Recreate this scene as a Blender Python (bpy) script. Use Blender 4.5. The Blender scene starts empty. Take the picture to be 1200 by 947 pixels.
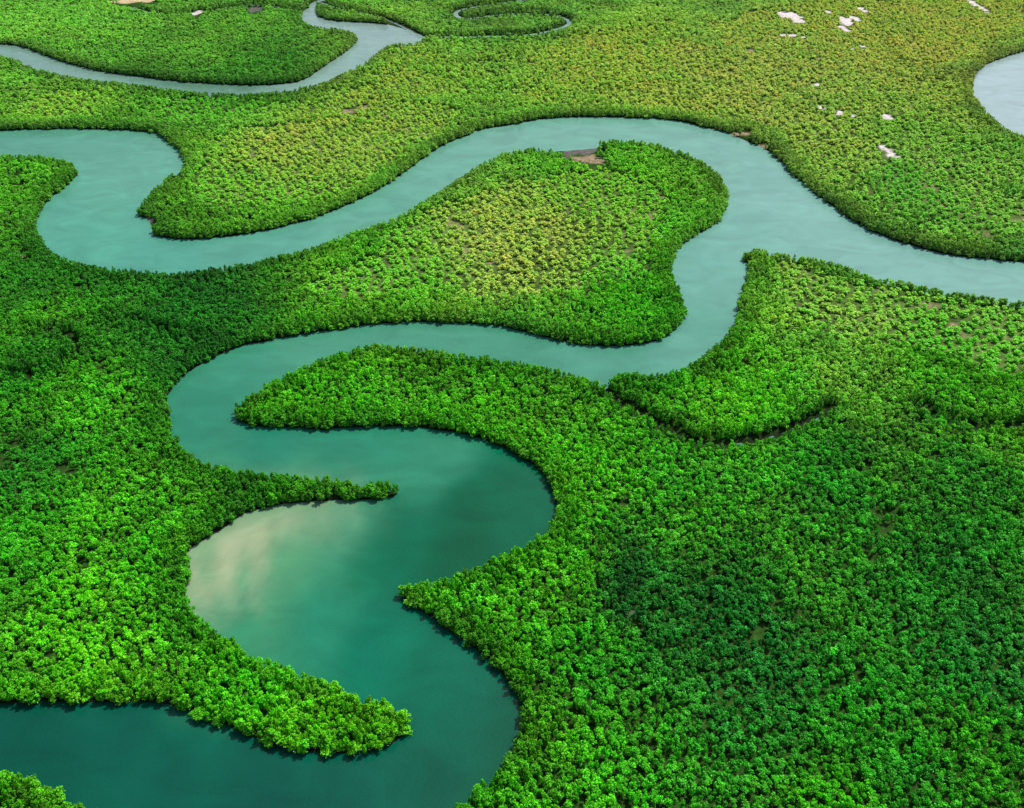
import bpy, bmesh, math, random
import numpy as np
from mathutils import Vector, Matrix
random.seed(7); rng=np.random.default_rng(11)
scene=bpy.context.scene
# ---------------------------------------------------------------- camera / image-to-ground projection
H=200.0; PITCH=math.radians(36); LENS=33.0
F=1200*LENS/36.0
cp,sp=math.cos(PITCH),math.sin(PITCH)
def ground(u,v):
    """image pixel coordinates, cast through the camera -> metres on the ground plane"""
    u=np.asarray(u,float); v=np.asarray(v,float)
    dx=(u-600)/F; dy=(473.5-v)/F
    t=H/(sp-dy*cp)
    return np.stack([t*dx, t*(cp+dy*sp)],-1)
def G(pts): 
    a=np.array(pts,float); return ground(a[:,0],a[:,1])
cam=bpy.data.cameras.new("camera"); cam.lens=LENS; cam.sensor_width=36; cam.clip_end=30000; cam.clip_start=1
co=bpy.data.objects.new("camera",cam); scene.collection.objects.link(co)
co.location=(0,0,H); co.rotation_euler=(math.pi/2-PITCH,0,0); scene.camera=co

# ---------------------------------------------------------------- noise
def vnoise(x,y,scale,seed=0):
    tab=np.random.default_rng(seed+100).random((256,256))
    X=x/scale+1000; Y=y/scale+1000
    xi=np.floor(X).astype(int); yi=np.floor(Y).astype(int)
    fx=X-xi; fy=Y-yi; fx=fx*fx*(3-2*fx); fy=fy*fy*(3-2*fy)
    a=tab[xi%256,yi%256]; b=tab[(xi+1)%256,yi%256]; c=tab[xi%256,(yi+1)%256]; d=tab[(xi+1)%256,(yi+1)%256]
    return (a*(1-fx)+b*fx)*(1-fy)+(c*(1-fx)+d*fx)*fy*1.0
def fbm(x,y,scale,seed=0,octv=3):
    s=0;n=0;a=1
    for i in range(octv):
        th=0.6+i*1.1; c_,s_=math.cos(th),math.sin(th)
        s=s+a*vnoise(x*c_-y*s_+17*i,x*s_+y*c_-9*i,scale/2**i,seed+i*7); n+=a; a*=0.55
    return s/n*2-1
def sstep(x,a,b):
    t=np.clip((x-a)/(b-a),0,1); return t*t*(3-2*t)
def lin(c):
    c=np.array(c,float)/255; return np.where(c<0.04045,c/12.92,((c+0.055)/1.055)**2.4)

def catmull(pts,n=3,closed=True):
    P=np.array(pts,float); out=[]
    N=len(P)
    rngi=range(N) if closed else range(N-1)
    for i in rngi:
        if closed: p0,p1,p2,p3=P[i-1],P[i],P[(i+1)%N],P[(i+2)%N]
        else: p0,p1,p2,p3=P[max(i-1,0)],P[i],P[i+1],P[min(i+2,N-1)]
        for k in range(n):
            t=k/n
            out.append(0.5*((2*p1)+(-p0+p2)*t+(2*p0-5*p1+4*p2-p3)*t*t+(-p0+3*p1-3*p2+p3)*t**3))
    if not closed: out.append(P[-1])
    return np.array(out)

MAIN=[(-260,158),(-100,156),(0,153),(60,151),(130,152),(178,155),(192,163),(212,178),(213,188),(200,202),(180,222),(163,240),(160,250),(176,260),(178,272),(195,279),(235,280),(275,276),(320,268),(370,255),(420,235),(455,215),(490,190),(520,170),(545,160),(560,153),(600,146),(640,139),(690,137),(740,138),(790,141),(820,148),(850,155),(880,168),(905,180),(935,210),(970,238),(1010,265),(1060,285),(1110,298),(1160,304),(1200,307),(1300,312),(1500,314),
(1500,372),(1300,358),(1200,350),(1140,342),(1095,335),(1050,325),(1020,320),(985,307),(940,298),(900,291),(880,291),(866,302),(880,310),(876,325),(868,350),(862,375),(845,398),(825,415),(800,430),(775,437),(750,436),(725,437),(702,447),(685,441),(660,433),(620,425),(580,420),(540,413),(500,407),(465,404),(430,403),(395,412),(350,430),(310,450),(285,465),(274,478),(275,488),(285,496),(310,500),(340,501),(380,504),(400,500),(440,500),(480,500),(520,505),(560,513),(590,525),(620,540),(640,558),(652,580),(654,600),(640,620),(615,635),(590,645),(560,660),(520,675),(490,683),(468,688),(464,694),(475,705),(500,722),(540,748),(570,772),(595,795),(612,820),(615,845),(605,870),(590,895),(570,912),(550,928),(520,947),(490,975),(460,1020),(430,1080),
(330,1080),(240,1040),(180,990),(115,947),(85,938),(60,922),(30,908),(0,902),(-80,895),(-260,890),
(-260,830),(-80,826),(0,826),(60,822),(120,822),(180,822),(215,830),(245,843),(280,858),(315,872),(350,881),(400,883),(440,879),(465,870),(477,855),(478,838),(465,825),(440,815),(410,806),(380,795),(340,782),(300,765),(260,742),(235,727),(222,708),(217,687),(223,662),(217,648),(235,635),(260,622),(280,606),(300,597),(335,590),(375,588),(420,586),(460,583),(468,572),(455,563),(425,564),(400,560),(360,557),(320,553),(280,548),(245,540),(220,527),(200,508),(194,490),(196,465),(210,445),(235,427),(270,410),(310,400),(350,392),(400,385),(440,380),(480,378),(530,378),(580,382),(620,390),(660,400),(700,406),(740,405),(775,397),(795,382),(802,360),(797,340),(790,325),(787,305),(800,285),(825,270),(845,255),(852,235),(850,215),(835,195),(810,180),(780,170),(750,164),(715,164),(680,167),(640,170),(610,175),(580,182),(550,200),(515,222),(485,240),(450,258),(400,275),(360,290),(300,305),(250,313),(215,317),(170,317),(120,312),(80,303),(55,290),(42,272),(44,255),(60,232),(85,212),(90,200),(82,188),(50,182),(0,180),(-100,182),(-260,184)]
UPPER=[(-260,62),(-100,68),(0,64),(40,79),(90,90),(150,97),(220,105),(280,108),(330,105),(370,98),(400,86),(430,70),(450,54),(470,49),(497,44),(480,37),(455,29),(420,26),(390,24),(374,19),(368,9),(356,12),(353,22),(368,29),(393,33),(413,37),(419,46),(407,59),(387,73),(362,90),(343,97),(300,100),(240,98),(180,92),(120,84),(70,71),(30,56),(0,52),(-100,50),(-260,45)]
LAKE=[(1700,30),(1350,45),(1230,55),(1200,60),(1175,68),(1152,78),(1140,92),(1142,108),(1155,128),(1175,145),(1200,158),(1300,178),(1700,180)]
CREEKS=[([(700,448),(712,462),(735,477),(770,497),(800,516),(830,522),(870,520),(905,512),(945,497),(975,482)],.6),
 ([(1075,476),(1100,489),(1130,499),(1170,502),(1215,500),(1260,495)],.5),
 ([(497,44),(560,43),(620,41),(660,32),(666,24),(640,17),(590,17),(545,22),(535,14),(570,6),(640,-3)],2.2),
 ([(366,10),(372,2),(420,-12)],3.0),
 ([(355,14),(300,6),(235,14),(190,17),(150,8)],1.5),
 ([(497,44),(450,22),(400,10),(375,3)],1.5),
 ([(130,372),(200,392),(255,400)],.1),([(0,445),(50,440),(90,420),(80,395),(30,388)],.1),
 ([(640,60),(560,75),(500,78)],.3),
 ]
polys=[G(catmull(p,3)) for p in (MAIN,UPPER,LAKE)]
creeks=[(G(catmull(c,4,False)),w) for c,w in CREEKS]
# ---------------------------------------------------------------- signed distance map (land > 0)
CELL=2.0
gx=np.arange(-760,760+.1,CELL); gy=np.arange(60,1200+.1,CELL)
GX,GY=np.meshgrid(gx,gy,indexing='ij')
DM=60.0
dist=np.full(GX.shape,DM); inside=np.zeros(GX.shape,bool)
def seg_update(arr,a,b,off=0.0):
    x0,x1=min(a[0],b[0])-DM,max(a[0],b[0])+DM; y0,y1=min(a[1],b[1])-DM,max(a[1],b[1])+DM
    i0,i1=np.searchsorted(gx,[x0,x1]); j0,j1=np.searchsorted(gy,[y0,y1])
    if i1<=i0 or j1<=j0: return
    X=GX[i0:i1,j0:j1]; Y=GY[i0:i1,j0:j1]
    d=b-a; L=d@d+1e-9
    t=np.clip(((X-a[0])*d[0]+(Y-a[1])*d[1])/L,0,1)
    D=np.hypot(X-a[0]-t*d[0],Y-a[1]-t*d[1])-off
    arr[i0:i1,j0:j1]=np.minimum(arr[i0:i1,j0:j1],D)
for P in polys:
    N=len(P)
    for i in range(N):
        a,b=P[i],P[(i+1)%N]
        seg_update(dist,a,b)
        if a[1]!=b[1]:
            y0,y1=min(a[1],b[1]),max(a[1],b[1])
            j0,j1=np.searchsorted(gy,[y0,y1])
            if j1>j0:
                yy=gy[j0:j1]; xx=a[0]+(yy-a[1])/(b[1]-a[1])*(b[0]-a[0])
                inside[:,j0:j1]^=(GX[:,j0:j1]<xx[None,:])
SD=np.where(inside,-dist,dist)
CR=np.full(GX.shape,DM)
for P,w in creeks:
    for i in range(len(P)-1): seg_update(CR,P[i],P[i+1],w)
SD=SD+0.8*fbm(GX,GY,10,3)+0.4*fbm(GX,GY,4,5,2)

def samp(A,x,y):
    u=np.clip((x-gx[0])/CELL,0,len(gx)-1.001); v=np.clip((y-gy[0])/CELL,0,len(gy)-1.001)
    i=u.astype(int); j=v.astype(int); fu=u-i; fv=v-j
    return (A[i,j]*(1-fu)+A[i+1,j]*fu)*(1-fv)+(A[i,j+1]*(1-fu)+A[i+1,j+1]*fu)*fv
TH=4.3
def land(x,y,h=TH):
    """bank line of the real ground: the traced outline is the canopy edge"""
    s=samp(SD,x,y)
    for f in (0.5,1.0):
        k=H/(H-h*f); s=np.minimum(s,samp(SD,x*k,y*k))
    return s
# clearings : centre u,v, half sizes in image pixels, kind
CLEAR=[(676,176,36,7,'mud'),(690,188,16,4,'tan'),(172,262,9,9,'mud'),(206,196,6,8,'tan'),
 (868,158,14,2,'tan'),(893,172,12,2,'tan'),(155,1,24,3,'sand'),
 (924,18,12,4,'salt'),(935,24,7,3,'salt'),(992,26,7,5,'salt'),(990,35,4,4,'salt'),(1002,22,4,3,'salt'),(970,14,4,2,'salt'),(925,42,8,1.5,'salt'),(942,44,4,1.2,'salt'),
 (960,126,5,2.5,'salt'),(983,133,4,3,'salt'),(1000,137,3,1.5,'salt'),(1040,138,5,3,'salt'),(1044,181,7,5,'salt'),(1034,174,5,3,'salt'),(1000,58,3,1.5,'salt'),
 (957,100,3,1.5,'salt'),(1010,55,3,1.5,'salt'),(300,12,7,3,'mud'),(232,15,8,3,'salt'),(410,131,9,1.8,'tan'),(425,127,6,1.5,'tan'),
 (880,60,4,1.5,'tan'),(960,70,4,1.5,'tan'),(1010,12,5,2,'salt'),(935,95,3,1.5,'tan'),(470,446,6,1.2,'tan'),(30,300,6,2,'tan'),(742,722,8,1.5,'mud'),(1143,6,4,9,'salt'),
 (735,296,6,1.5,'tan'),(575,310,5,1.5,'tan'),(1120,382,5,1.5,'tan')]
cc=np.array([[c[0],c[1],c[2],c[3]] for c in CLEAR],float)
cW=G(cc[:,:2]); cA=np.abs(G(np.stack([cc[:,0]+cc[:,2],cc[:,1]],-1))[:,0]-cW[:,0]); cB=np.abs(G(np.stack([cc[:,0],cc[:,1]-cc[:,3]],-1))[:,1]-G(np.stack([cc[:,0],cc[:,1]+cc[:,3]],-1))[:,1])/2
def clearing(x,y,kinds=None):
    out=np.zeros(x.shape)
    for i,c in enumerate(CLEAR):
        if kinds and c[4] not in kinds: continue
        s=4*max(cA[i],cB[i])
        dx=(x-cW[i,0]); dy=(y-cW[i,1])
        m=(np.abs(dx)<s)&(np.abs(dy)<s)
        if m.any():
            q=np.hypot(dx[m]/cA[i],dy[m]/cB[i])+1.0*fbm(x[m],y[m],max(cA[i],6)*0.7,31,4)
            out[m]=np.maximum(out[m],sstep(-q,-1.1,-0.9))
    return out
# ---------------------------------------------------------------- scrub zones
def inpoly(x,y,P):
    r=np.zeros(x.shape,bool)
    for i in range(len(P)):
        a,b=P[i],P[(i+1)%len(P)]
        if a[1]==b[1]: continue
        m=((y>=min(a[1],b[1]))&(y<max(a[1],b[1])))&(x<a[0]+(y-a[1])/(b[1]-a[1])*(b[0]-a[0]))
        r^=m
    return r
SCR=[([(350,338),(440,290),(520,250),(590,228),(660,215),(760,222),(795,245),(760,290),(735,335),(640,357),(540,350),(440,350)],1.15),
 ([(905,302),(1000,326),(1100,346),(1220,368),(1220,412),(1100,408),(1010,392),(945,385),(900,340)],1.15),
 ([(340,150),(450,128),(520,135),(540,148),(470,185),(400,220),(330,240),(230,248),(215,220),(240,175)],1.0),
 ([(600,110),(760,60),(900,10),(1130,-20),(1260,-10),(1130,70),(1120,110),(1200,190),(1260,270),(1120,280),(1000,245),(930,190),(880,150),(760,130)],0.7),
 ([(0,118),(90,108),(200,118),(320,118),(420,100),(520,75),(620,60),(560,110),(340,140),(180,148),(0,145)],0.55),
 ([(400,60),(520,50),(700,40),(800,20),(760,60),(600,100),(450,100)],.45)]
SF=np.zeros(GX.shape)
for p,w in SCR:
    P=G(catmull(p,3)); xx=GX+14*fbm(GX,GY,40,51); yy=GY+26*fbm(GX,GY,45,57)
    SF=np.maximum(SF,inpoly(xx,yy,P)*w)
for _ in range(6):
    SF=(SF+np.roll(SF,1,0)+np.roll(SF,-1,0)+np.roll(SF,1,1)+np.roll(SF,-1,1))/5
SF=np.clip(SF*(0.6+0.6*sstep(fbm(GX,GY,38,59,4),-.5,.1)),0,1)
def scrub(x,y):
    s=samp(SF,x,y); e=samp(SD,x,y)+5*fbm(x,y,25,53)
    return s*sstep(e,4,20)
# ---------------------------------------------------------------- colour fields
VEG=[(100,20,92,163,38),(200,60,78,146,30),(450,80,106,166,45),(700,60,116,170,50),(900,90,116,164,58),(1100,60,118,160,56),(1100,200,94,154,48),(1000,180,108,158,52),
(350,170,110,170,48),(100,110,96,163,38),(280,240,82,158,28),(250,262,62,135,18),(720,210,84,160,28),(600,280,112,170,52),(450,320,80,158,25),(750,370,60,149,15),(30,230,66,147,20),
(50,370,66,158,15),(100,470,62,155,12),(35,420,38,126,12),(150,560,55,150,12),(30,540,38,124,15),(30,620,45,138,12),(100,720,70,166,8),(300,800,66,162,8),(420,850,70,164,8),
(350,460,62,154,8),(550,460,64,158,12),(700,560,64,161,15),(850,470,74,168,18),(1000,400,96,166,45),(1100,440,68,160,22),(1000,600,48,144,24),(1150,600,46,141,28),(650,680,62,160,12),
(800,620,54,152,22),(860,750,24,108,24),(800,720,28,116,26),(740,712,20,98,24),(900,800,30,114,24),(1000,850,38,130,18),(700,870,48,142,12),(700,780,50,148,14),(1150,760,36,122,30),(1080,700,40,132,27),(1150,900,46,136,12),(950,930,54,144,8),(600,930,54,142,10),
(220,370,30,115,18),(240,385,32,118,18),(120,335,42,128,18),(40,335,42,128,18),(300,570,44,134,12),(40,940,62,152,10),(300,90,54,130,18),(150,92,57,130,20),(620,30,86,147,40),(1060,210,65,135,32)]
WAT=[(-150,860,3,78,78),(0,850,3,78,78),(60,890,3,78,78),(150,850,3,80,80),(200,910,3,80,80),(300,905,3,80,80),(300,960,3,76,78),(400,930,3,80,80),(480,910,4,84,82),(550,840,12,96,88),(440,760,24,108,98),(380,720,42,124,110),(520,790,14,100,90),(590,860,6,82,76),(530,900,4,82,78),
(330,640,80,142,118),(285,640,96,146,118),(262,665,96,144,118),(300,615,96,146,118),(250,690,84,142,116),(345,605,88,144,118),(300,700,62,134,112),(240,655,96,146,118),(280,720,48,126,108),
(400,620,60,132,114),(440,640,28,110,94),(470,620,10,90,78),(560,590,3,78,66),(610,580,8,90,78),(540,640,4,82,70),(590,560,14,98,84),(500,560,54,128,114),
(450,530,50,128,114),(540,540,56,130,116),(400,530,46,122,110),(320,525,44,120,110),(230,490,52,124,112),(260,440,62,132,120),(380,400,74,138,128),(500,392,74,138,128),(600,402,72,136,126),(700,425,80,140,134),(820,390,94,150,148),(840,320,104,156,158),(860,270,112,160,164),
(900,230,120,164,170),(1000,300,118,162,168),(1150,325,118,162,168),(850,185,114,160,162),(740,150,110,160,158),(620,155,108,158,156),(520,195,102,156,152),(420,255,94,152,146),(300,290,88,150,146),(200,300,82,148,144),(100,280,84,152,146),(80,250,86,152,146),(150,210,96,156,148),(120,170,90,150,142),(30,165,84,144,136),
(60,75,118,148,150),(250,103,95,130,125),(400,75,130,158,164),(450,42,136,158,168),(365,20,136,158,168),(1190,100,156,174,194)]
def idw(tab,x,y,r=0.035,pw=1.9):
    t=np.array(tab,float); W=ground(t[:,0],t[:,1]); C=lin(t[:,2:5])
    acc=np.zeros(x.shape+(3,)); ws=np.zeros(x.shape)
    for i in range(len(t)):
        sc=np.hypot(W[i,1],100)
        d2=((x-W[i,0])**2+(0.6*(y-W[i,1]))**2)/sc**2
        w=1/(d2+r*r*0.5)**pw
        acc+=w[...,None]*C[i]; ws+=w
    return acc/ws[...,None]

# ---------------------------------------------------------------- materials
def newmat(n):
    m=bpy.data.materials.new(n); m.use_nodes=True; m.node_tree.nodes.clear(); return m,m.node_tree.nodes,m.node_tree.links
mf,N,L=newmat("mangrove_leaves")
out=N.new('ShaderNodeOutputMaterial'); at=N.new('ShaderNodeAttribute'); at.attribute_type='INSTANCER'; at.attribute_name='tint'
gi=N.new('ShaderNodeNewGeometry'); mr=N.new('ShaderNodeMapRange'); mr.inputs[3].default_value=0.5; mr.inputs[4].default_value=1.5  # random leaf tone, spread widened to paint in bright leaf glints
L.new(gi.outputs['Random Per Island'],mr.inputs[0])
vm=N.new('ShaderNodeVectorMath'); vm.operation='SCALE'; L.new(at.outputs['Color'],vm.inputs[0]); L.new(mr.outputs[0],vm.inputs['Scale'])
df=N.new('ShaderNodeBsdfDiffuse'); tr=N.new('ShaderNodeBsdfTranslucent')
mx=N.new('ShaderNodeMixShader'); mx.inputs[0].default_value=0.3
L.new(vm.outputs[0],df.inputs[0]); L.new(vm.outputs[0],tr.inputs[0]); L.new(df.outputs[0],mx.inputs[1]); L.new(tr.outputs[0],mx.inputs[2])
L.new(mx.outputs[0],out.inputs[0])
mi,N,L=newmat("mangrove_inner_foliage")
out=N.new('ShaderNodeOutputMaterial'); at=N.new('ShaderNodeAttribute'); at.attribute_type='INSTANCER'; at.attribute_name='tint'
vm=N.new('ShaderNodeVectorMath'); vm.operation='SCALE'; vm.inputs['Scale'].default_value=0.5; L.new(at.outputs['Color'],vm.inputs[0])  # crown shade painted in: solid cores get a darkened leaf tint
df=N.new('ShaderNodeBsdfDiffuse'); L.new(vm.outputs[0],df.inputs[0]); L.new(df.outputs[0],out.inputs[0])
mb,N,L=newmat("mangrove_bark")
out=N.new('ShaderNodeOutputMaterial'); df=N.new('ShaderNodeBsdfDiffuse'); nz=N.new('ShaderNodeTexNoise'); nz.inputs['Scale'].default_value=3
cr_=N.new('ShaderNodeValToRGB'); cr_.color_ramp.elements[0].color=(.05,.04,.025,1); cr_.color_ramp.elements[1].color=(.12,.10,.07,1)
L.new(nz.outputs[0],cr_.inputs[0]); L.new(cr_.outputs[0],df.inputs[0]); L.new(df.outputs[0],out.inputs[0])
mg,N,L=newmat("marsh_ground")
out=N.new('ShaderNodeOutputMaterial'); at=N.new('ShaderNodeAttribute'); at.attribute_name='col'
pb=N.new('ShaderNodeBsdfDiffuse')
nz=N.new('ShaderNodeTexNoise'); nz.inputs['Scale'].default_value=0.6; nz.inputs['Detail'].default_value=4
tc=N.new('ShaderNodeTexCoord'); L.new(tc.outputs['Object'],nz.inputs['Vector'])
mr=N.new('ShaderNodeMapRange'); mr.inputs[1].default_value=.3; mr.inputs[2].default_value=.7; mr.inputs[3].default_value=0.6; mr.inputs[4].default_value=1.35
L.new(nz.outputs[0],mr.inputs[0]); vm=N.new('ShaderNodeVectorMath'); vm.operation='SCALE'; L.new(at.outputs['Color'],vm.inputs[0]); L.new(mr.outputs[0],vm.inputs['Scale'])
L.new(vm.outputs[0],pb.inputs['Color']); L.new(pb.outputs[0],out.inputs[0])
mw,N,L=newmat("river_water")
out=N.new('ShaderNodeOutputMaterial'); at=N.new('ShaderNodeAttribute'); at.attribute_name='col'
pb=N.new('ShaderNodeBsdfPrincipled'); pb.inputs['Roughness'].default_value=0.16; pb.inputs['IOR'].default_value=1.27
tc=N.new('ShaderNodeTexCoord')
nz=N.new('ShaderNodeTexNoise'); nz.inputs['Scale'].default_value=0.9; nz.inputs['Detail'].default_value=3
mp=N.new('ShaderNodeMapping'); mp.inputs['Scale'].default_value=(1,1.6,1); mp.inputs['Rotation'].default_value=(0,0,.5)
L.new(tc.outputs['Object'],mp.inputs[0]); L.new(mp.outputs[0],nz.inputs['Vector'])
bp=N.new('ShaderNodeBump'); bp.inputs['Strength'].default_value=.35; bp.inputs['Distance'].default_value=.16; L.new(nz.outputs[0],bp.inputs['Height']); L.new(bp.outputs[0],pb.inputs['Normal'])
nz2=N.new('ShaderNodeTexNoise'); nz2.inputs['Scale'].default_value=0.05; nz2.inputs['Detail'].default_value=6; nz2.inputs['Distortion'].default_value=1.2; L.new(mp.outputs[0],nz2.inputs['Vector'])
mr=N.new('ShaderNodeMapRange'); mr.inputs[1].default_value=.3; mr.inputs[2].default_value=.7; mr.inputs[3].default_value=0.88; mr.inputs[4].default_value=1.12
L.new(nz2.outputs[0],mr.inputs[0]); vm=N.new('ShaderNodeVectorMath'); vm.operation='SCALE'; L.new(at.outputs['Color'],vm.inputs[0]); L.new(mr.outputs[0],vm.inputs['Scale'])
L.new(vm.outputs[0],pb.inputs['Base Color']); L.new(pb.outputs[0],out.inputs[0])

# ---------------------------------------------------------------- sheets
def sheet(name,xs,ys,Z,C,mat):
    nx,ny=len(xs),len(ys); X,Y=np.meshgrid(xs,ys,indexing='ij')
    co_=np.stack([X,Y,Z],-1).reshape(-1,3).astype(np.float32)
    i,j=np.meshgrid(np.arange(nx-1),np.arange(ny-1),indexing='ij'); a=(i*ny+j).ravel()
    q=np.stack([a,a+ny,a+ny+1,a+1],-1).astype(np.int32)
    me=bpy.data.meshes.new(name); me.vertices.add(len(co_)); me.vertices.foreach_set('co',co_.ravel())
    me.loops.add(q.size); me.loops.foreach_set('vertex_index',q.ravel())
    me.polygons.add(len(q)); me.polygons.foreach_set('loop_start',np.arange(0,q.size,4,dtype=np.int32))
    me.update(calc_edges=True)
    me.polygons.foreach_set('use_smooth',np.ones(len(q),bool))
    at=me.attributes.new('col','FLOAT_COLOR','POINT')
    c4=np.concatenate([C.reshape(-1,3),np.ones((len(co_),1))],1).astype(np.float32); at.data.foreach_set('color',c4.ravel())
    me.materials.append(mat); o=bpy.data.objects.new(name,me); scene.collection.objects.link(o); return o
def axis(a,b,step,far):
    core=np.arange(a,b+.1,step); e=step*1.5**np.arange(1,40); e=np.cumsum(e); e=e[e<far]
    return np.concatenate([(a-e)[::-1],core,b+e])
xs=axis(-600,600,2.0,12000); ys=axis(80,1000,2.0,12000)
X,Y=np.meshgrid(xs,ys,indexing='ij')
s=np.minimum(land(X,Y),samp(CR,X,Y)+.3)
Z=np.clip(s*0.5,-2.5,0.5)+np.where(s>2,0.12*fbm(X,Y,7,71),0)
sc=scrub(X,Y)
dense=np.array([.025,.065,.012]); olive=np.array([.075,.13,.03]); mud=np.array([.014,.022,.010])
C=dense*(1-sc[...,None])+olive*sc[...,None]*(0.9+0.6*fbm(X,Y,15,77))[...,None]
tn=(sc*sstep(fbm(X,Y,9,79,4),.25,.6)*.5)[...,None]; C=C*(1-tn)+np.array([.24,.20,.11])*tn
sh=sstep(-s,-2.5,-1.0)[...,None]; C=C*(1-sh)+mud*sh
for k,c in (('mud',(.10,.095,.09)),('tan',(.22,.17,.11)),('sand',(.42,.33,.2)),('salt',(.50,.45,.45))):  # salt: pale pan colour with some sky glare painted in
    m=clearing(X,Y,(k,))[...,None]; C=C*(1-m)+np.array(c)*m
sheet("marsh_ground",xs,ys,Z,C,mg)
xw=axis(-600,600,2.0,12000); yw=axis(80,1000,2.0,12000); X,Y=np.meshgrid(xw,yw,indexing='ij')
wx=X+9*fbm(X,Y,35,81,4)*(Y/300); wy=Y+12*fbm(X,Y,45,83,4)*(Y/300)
C=idw(WAT,wx,wy,0.05,2.2)*np.array([.68,.73,.60])  # base colour also carries painted sky reflection, paler towards far water
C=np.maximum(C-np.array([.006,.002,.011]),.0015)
# silt plume drifting off the inner bank
px_,py_=X+4.5*fbm(X,Y,26,85,4),Y+4.5*fbm(X,Y,26,87,4)
def plume(line,wd,amt,col_):
    global C
    P=G(catmull(line,6,False)); d=np.full(X.shape,1e3)
    for i in range(len(P)-1):
        a,b=P[i],P[i+1]; e=b-a; t=np.clip(((px_-a[0])*e[0]+(py_-a[1])*e[1])/(e@e+1e-9),0,1)
        d=np.minimum(d,np.hypot(px_-a[0]-t*e[0],py_-a[1]-t*e[1]))
    streak=.78+.9*fbm(X*.95+Y*.3,Y*.22-X*.07,5,89,4)
    m=(np.exp(-(d/wd)**2)*amt*np.clip(streak,.1,1.25))[...,None]; m=np.clip(m,0,1)
    C=C*(1-m)+np.array(col_)*m
plume([(228,700),(236,665),(262,632),(300,608),(370,592)],15,.58,(.18,.26,.16))
plume([(240,690),(262,655),(288,636),(320,612)],6.5,.55,(.29,.31,.185))
plume([(262,640),(284,655),(290,680),(286,712)],4.0,.5,(.29,.31,.19))
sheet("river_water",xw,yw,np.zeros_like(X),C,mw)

# ---------------------------------------------------------------- tree models
def make_tree(name,seed,shore_tree):
    r=np.random.default_rng(seed); bm=bmesh.new()
    low=[];top=[]
    if shore_tree:
        for i in range(3):
            a=i*math.tau/3+r.uniform(-.5,.5); d=r.uniform(.5,1.0); low.append((d*math.cos(a),d*math.sin(a),r.uniform(1.3,2.8),r.uniform(.9,1.2)))
    for i in range(6):
        a=i*math.tau/6+r.uniform(-.7,.7); d=r.uniform(.5,1.6); top.append((d*math.cos(a),d*math.sin(a),r.uniform(2.9,4.8),r.uniform(.3,.8)))
    for i in range(2):
        a=r.uniform(0,6.28); d=r.uniform(0,.9); top.append((d*math.cos(a),d*math.sin(a),r.uniform(4.3,5.4),r.uniform(.3,.75)))
    cl=low+top
    for (x,y,z,R) in cl:
        if R>.45: bmesh.ops.create_icosphere(bm,subdivisions=1,radius=R*.8,matrix=Matrix.Translation((x,y,z)))
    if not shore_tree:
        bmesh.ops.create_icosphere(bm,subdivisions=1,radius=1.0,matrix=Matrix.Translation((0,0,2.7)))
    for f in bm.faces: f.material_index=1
    wts=np.array([c[3]**1.5*(1.5 if c[2]>2.9 else .6) for c in cl]); wts/=wts.sum()
    for _ in range(260 if shore_tree else 190):
        c=cl[r.choice(len(cl),p=wts)]
        d=r.normal(size=3); d/=np.linalg.norm(d)
        if d[2]<-.2: d[2]=-d[2]*.6
        p=np.array(c[:3])+d*c[3]*r.uniform(.8,1.45)
        n=d+r.normal(size=3)*.55; n[2]+=.35; n/=np.linalg.norm(n)
        t=np.cross(n,r.normal(size=3)); t/=np.linalg.norm(t); b=np.cross(n,t)
        l=r.uniform(.22,.48); w=l*r.uniform(.45,.8)
        vs=[bm.verts.new(p+t*l-n*l*.25),bm.verts.new(p+b*w),bm.verts.new(p-t*l),bm.verts.new(p-b*w)]
        f=bm.faces.new(vs); f.material_index=0
    def tube(a,b,ra,rb):
        a=Vector(a); b=Vector(b); d=(b-a).normalized(); t=d.orthogonal().normalized(); u=d.cross(t)
        A=[];B=[]
        for k in range(4):
            an=k*math.tau/4; o=t*math.cos(an)+u*math.sin(an); A.append(bm.verts.new(a+o*ra)); B.append(bm.verts.new(b+o*rb))
        for k in range(4):
            f=bm.faces.new([A[k],A[(k+1)%4],B[(k+1)%4],B[k]]); f.material_index=2
    tube((0,0,-.2),(0.05,0,3.2),.15,.08)
    for c in (top[:5] if shore_tree else top[:3]): tube((0.05,0,2.2+r.uniform(-.4,.6)),c[:3],.07,.03)
    if shore_tree:
        for i in range(5):
            a=i*math.tau/5+r.uniform(-.3,.3); q=r.uniform(.7,1.2); m=(q*.6*math.cos(a),q*.6*math.sin(a),.7)
            tube((0,0,1.1),m,.05,.04); tube(m,(q*math.cos(a),q*math.sin(a),-.7),.04,.03)
    me=bpy.data.meshes.new(name); bm.to_mesh(me); bm.free()
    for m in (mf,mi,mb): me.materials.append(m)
    return bpy.data.objects.new(name,me)
col=bpy.data.collections.new("mangrove_tree_models")
NI,NS=12,6
for i in range(NI): col.objects.link(make_tree("mangrove_canopy_tree",200+i,False))
for i in range(NS): col.objects.link(make_tree("mangrove_shore_tree",300+i,True))

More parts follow.
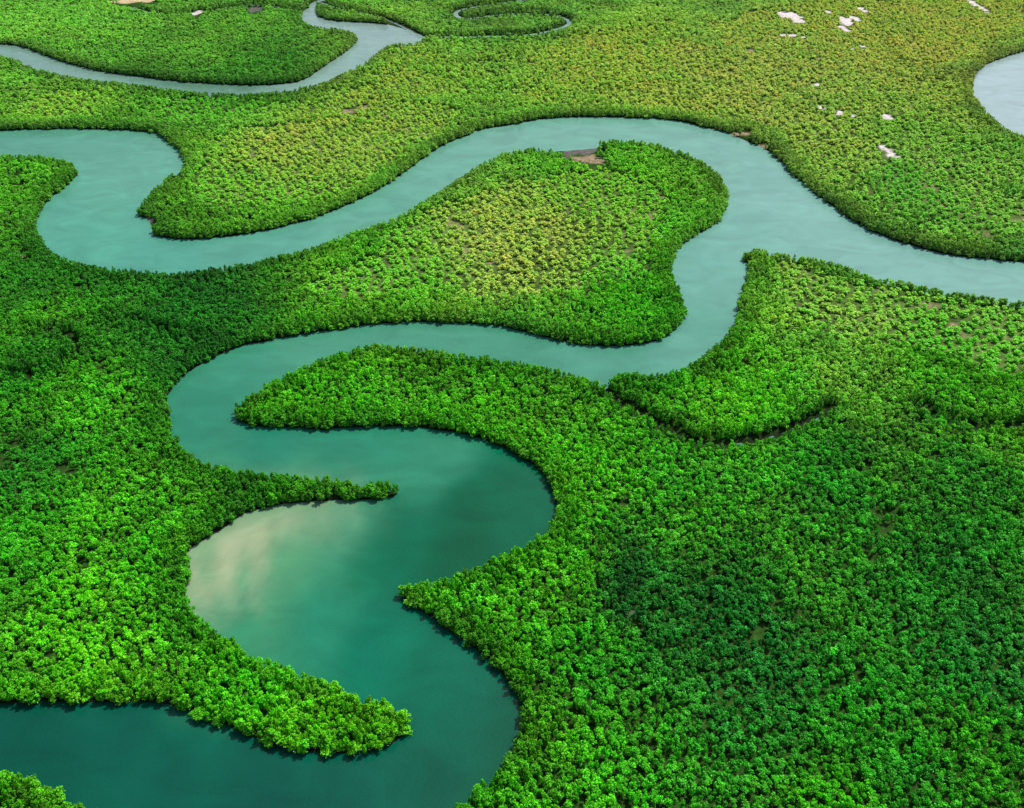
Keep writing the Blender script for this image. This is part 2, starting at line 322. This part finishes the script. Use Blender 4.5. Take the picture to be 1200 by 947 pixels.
def scatter(name,pts,z,scale,tint,is_shore):
    n=len(pts); me=bpy.data.meshes.new(name); me.vertices.add(n)
    me.vertices.foreach_set('co',np.concatenate([pts,z[:,None]],1).astype(np.float32).ravel())
    a=me.attributes.new('tint','FLOAT_COLOR','POINT'); a.data.foreach_set('color',np.concatenate([tint,np.ones((n,1))],1).astype(np.float32).ravel())
    a=me.attributes.new('scl','FLOAT_VECTOR','POINT'); a.data.foreach_set('vector',scale.astype(np.float32).ravel())
    rot=np.zeros((n,3)); rot[:,2]=rng.uniform(0,math.tau,n); rot[:,0]=rng.normal(0,.10,n); rot[:,1]=rng.normal(0,.10,n)
    a=me.attributes.new('rot','FLOAT_VECTOR','POINT'); a.data.foreach_set('vector',rot.astype(np.float32).ravel())
    vid=np.where(is_shore,NI+rng.integers(0,NS,n),rng.integers(0,NI,n))
    a=me.attributes.new('vid','INT','POINT'); a.data.foreach_set('value',vid.astype(np.int32))
    o=bpy.data.objects.new(name,me); scene.collection.objects.link(o)
    ng=bpy.data.node_groups.new(name+"_scatter",'GeometryNodeTree')
    ng.interface.new_socket("Geometry",in_out='INPUT',socket_type='NodeSocketGeometry'); ng.interface.new_socket("Geometry",in_out='OUTPUT',socket_type='NodeSocketGeometry')
    N=ng.nodes;L=ng.links
    gi=N.new('NodeGroupInput'); go=N.new('NodeGroupOutput'); ci=N.new('GeometryNodeCollectionInfo'); ci.inputs['Collection'].default_value=col
    ci.inputs['Separate Children'].default_value=True; ci.inputs['Reset Children'].default_value=True
    ip=N.new('GeometryNodeInstanceOnPoints'); ip.inputs['Pick Instance'].default_value=True
    def na(nm,t):
        k=N.new('GeometryNodeInputNamedAttribute'); k.data_type=t; k.inputs['Name'].default_value=nm; return k.outputs['Attribute']
    L.new(gi.outputs[0],ip.inputs['Points']); L.new(ci.outputs[0],ip.inputs['Instance']); L.new(na('vid','INT'),ip.inputs['Instance Index'])
    L.new(na('rot','FLOAT_VECTOR'),ip.inputs['Rotation']); L.new(na('scl','FLOAT_VECTOR'),ip.inputs['Scale']); L.new(ip.outputs[0],go.inputs[0])
    md=o.modifiers.new("scatter",'NODES'); md.node_group=ng
    print(name,n); return o
def jgrid(x0,x1,y0,y1,sp_,j=.48):
    a=np.arange(x0,x1,sp_); b=np.arange(y0,y1,sp_*.87); A,B=np.meshgrid(a,b,indexing='ij'); A=A+(np.arange(len(b))%2)*sp_*.5
    A=A+rng.uniform(-j,j,A.shape)*sp_; B=B+rng.uniform(-j,j,B.shape)*sp_
    m=np.abs(A)<0.46*B+100; return A[m],B[m]
VG=1.9
parts=[]
for (X0,Y0,Y1,sp_,b_) in ((350,88,400,1.7,.88),(480,400,620,2.1,1.02),(700,620,1000,2.7,1.25),(950,1000,1350,5.0,2.2)):
    a_,c_=jgrid(-X0,X0,Y0,Y1,sp_); parts.append((a_,c_,np.full(len(a_),b_),np.zeros(len(a_))))
a_,c_=jgrid(-560,560,92,950,1.9); m=land(a_,c_); k=(m>-.5)&(m<3.5); parts.append((a_[k],c_[k],np.full(k.sum(),1.0),np.ones(k.sum())))
x,y,base,rim=[np.concatenate([p[i] for p in parts]) for i in range(4)]
s=land(x,y); sc=scrub(x,y); cs=samp(CR,x,y)
clr=np.maximum(clearing(x,y),np.maximum(clearing(x*1.012,y*1.012),clearing(x*1.022,y*1.022)))
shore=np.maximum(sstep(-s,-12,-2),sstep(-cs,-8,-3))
bs=np.maximum(samp(SF,x*.985,y*.975),samp(SF,x,y))
keep=((s>0.2)|(rim>0))&(cs>1.3)&(samp(CR,x*1.012,y*1.012)>.6)&(clr<.3)&(rng.random(len(x))>sc*1.5)
gap=fbm(x,y,8,61)
keep&=~((gap>.54)&(s>12)&(y<700))
x,y,s,sc,base,shore,rim,bs=[v[keep] for v in (x,y,s,sc,base,shore,rim,bs)]
n=len(x)
big=fbm(x,y,28,63); med=fbm(x,y,7,64,2)
r_=rng.random(n)
hs=(0.46+0.28*r_**1.5+.16*big+.17*med+0.24*shore)
ws=(0.40+0.54*rng.random(n)**2.2+.05*big)
hs=np.minimum(hs,np.maximum(.66,.72+s*.06))
hs=np.where(rim>0,hs*rng.uniform(.5,1.0,n),hs)
hs*=1-.22*bs*shore
hs*=np.where(base>2,1.5,1)
scale=np.stack([ws*base,ws*base*rng.uniform(.8,1.2,n),hs*1.03],-1)
tint=idw(VEG,x+10*fbm(x,y,30,67),y+14*fbm(x,y,30,69))
nearf=np.clip(1.3-y/700,.5,1)
val=(1+.32*fbm(x,y,38,65,4)+.30*med*nearf+rng.normal(0,.17,n)*nearf)
val=np.clip(val,.35,1.9)
yel=np.clip(fbm(x,y,24,66)*.7+rng.normal(0,.18,n)*nearf,-.6,.8)*nearf
tint=tint*val[:,None]*VG
tint[:,0]*=1.40*(1+.5*yel); tint[:,2]*=1.4*(1-.3*yel)
tint*=(1-.20*shore-.10*rim)[:,None]  # bank wall shade painted into shore and rim tints
tint+=np.array([.010,.005,.012])+np.array([.028,.03,.042])*np.clip(y/900,0,1.2)[:,None]**1.3  # aerial haze painted in: far crowns lifted towards pale grey
tint=np.clip(tint,.004,.8)
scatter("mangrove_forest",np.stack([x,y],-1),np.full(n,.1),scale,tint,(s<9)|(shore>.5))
x,y=jgrid(-560,560,200,1000,3.7,.38)
s=land(x,y); sc=scrub(x,y); clr=np.maximum(clearing(x,y),clearing(x*1.008,y*1.008))
keep=(s>2)&(clr<.3)&(rng.random(len(x))<sc*2.2)&~((fbm(x,y,9,79,4)>.5)&(rng.random(len(x))<.6))
x,y,sc=x[keep],y[keep],sc[keep]; n=len(x)
w=rng.uniform(.55,.95,n); scale=np.stack([w,w*rng.uniform(.9,1.1,n),w*rng.uniform(.5,.62,n)],-1)
tint=idw(VEG,x,y)*1.4; tint[:,0]*=1.25
tint=tint*(1+rng.normal(0,.10,n)+.2*fbm(x,y,20,68))[:,None]*VG+np.array([.03,.03,.04])
scatter("mangrove_scrub",np.stack([x,y],-1),np.full(n,.1),scale,np.clip(tint,.004,.75),np.ones(n,bool))

# ---------------------------------------------------------------- light
EL=58; AZ=48
w=bpy.data.worlds.new("World"); scene.world=w; w.use_nodes=True
nt=w.node_tree; bg=nt.nodes['Background']; sk=nt.nodes.new('ShaderNodeTexSky'); sk.sky_type='NISHITA'; sk.sun_disc=False
sk.sun_elevation=math.radians(EL); sk.sun_rotation=math.radians(AZ); sk.altitude=200; sk.dust_density=4
nt.links.new(sk.outputs[0],bg.inputs[0]); bg.inputs[1].default_value=0.14
sl=bpy.data.lights.new("sun",'SUN'); sl.energy=4.8; sl.angle=math.radians(.6); sl.color=(1,.96,.88)
so=bpy.data.objects.new("sun",sl); scene.collection.objects.link(so)
e,a=math.radians(EL),math.radians(AZ); d=Vector((math.sin(a)*math.cos(e),math.cos(a)*math.cos(e),math.sin(e)))
so.rotation_euler=d.to_track_quat('Z','Y').to_euler(); so.location=d*500
scene.view_settings.view_transform='Standard'; scene.view_settings.look='None'; scene.view_settings.exposure=0
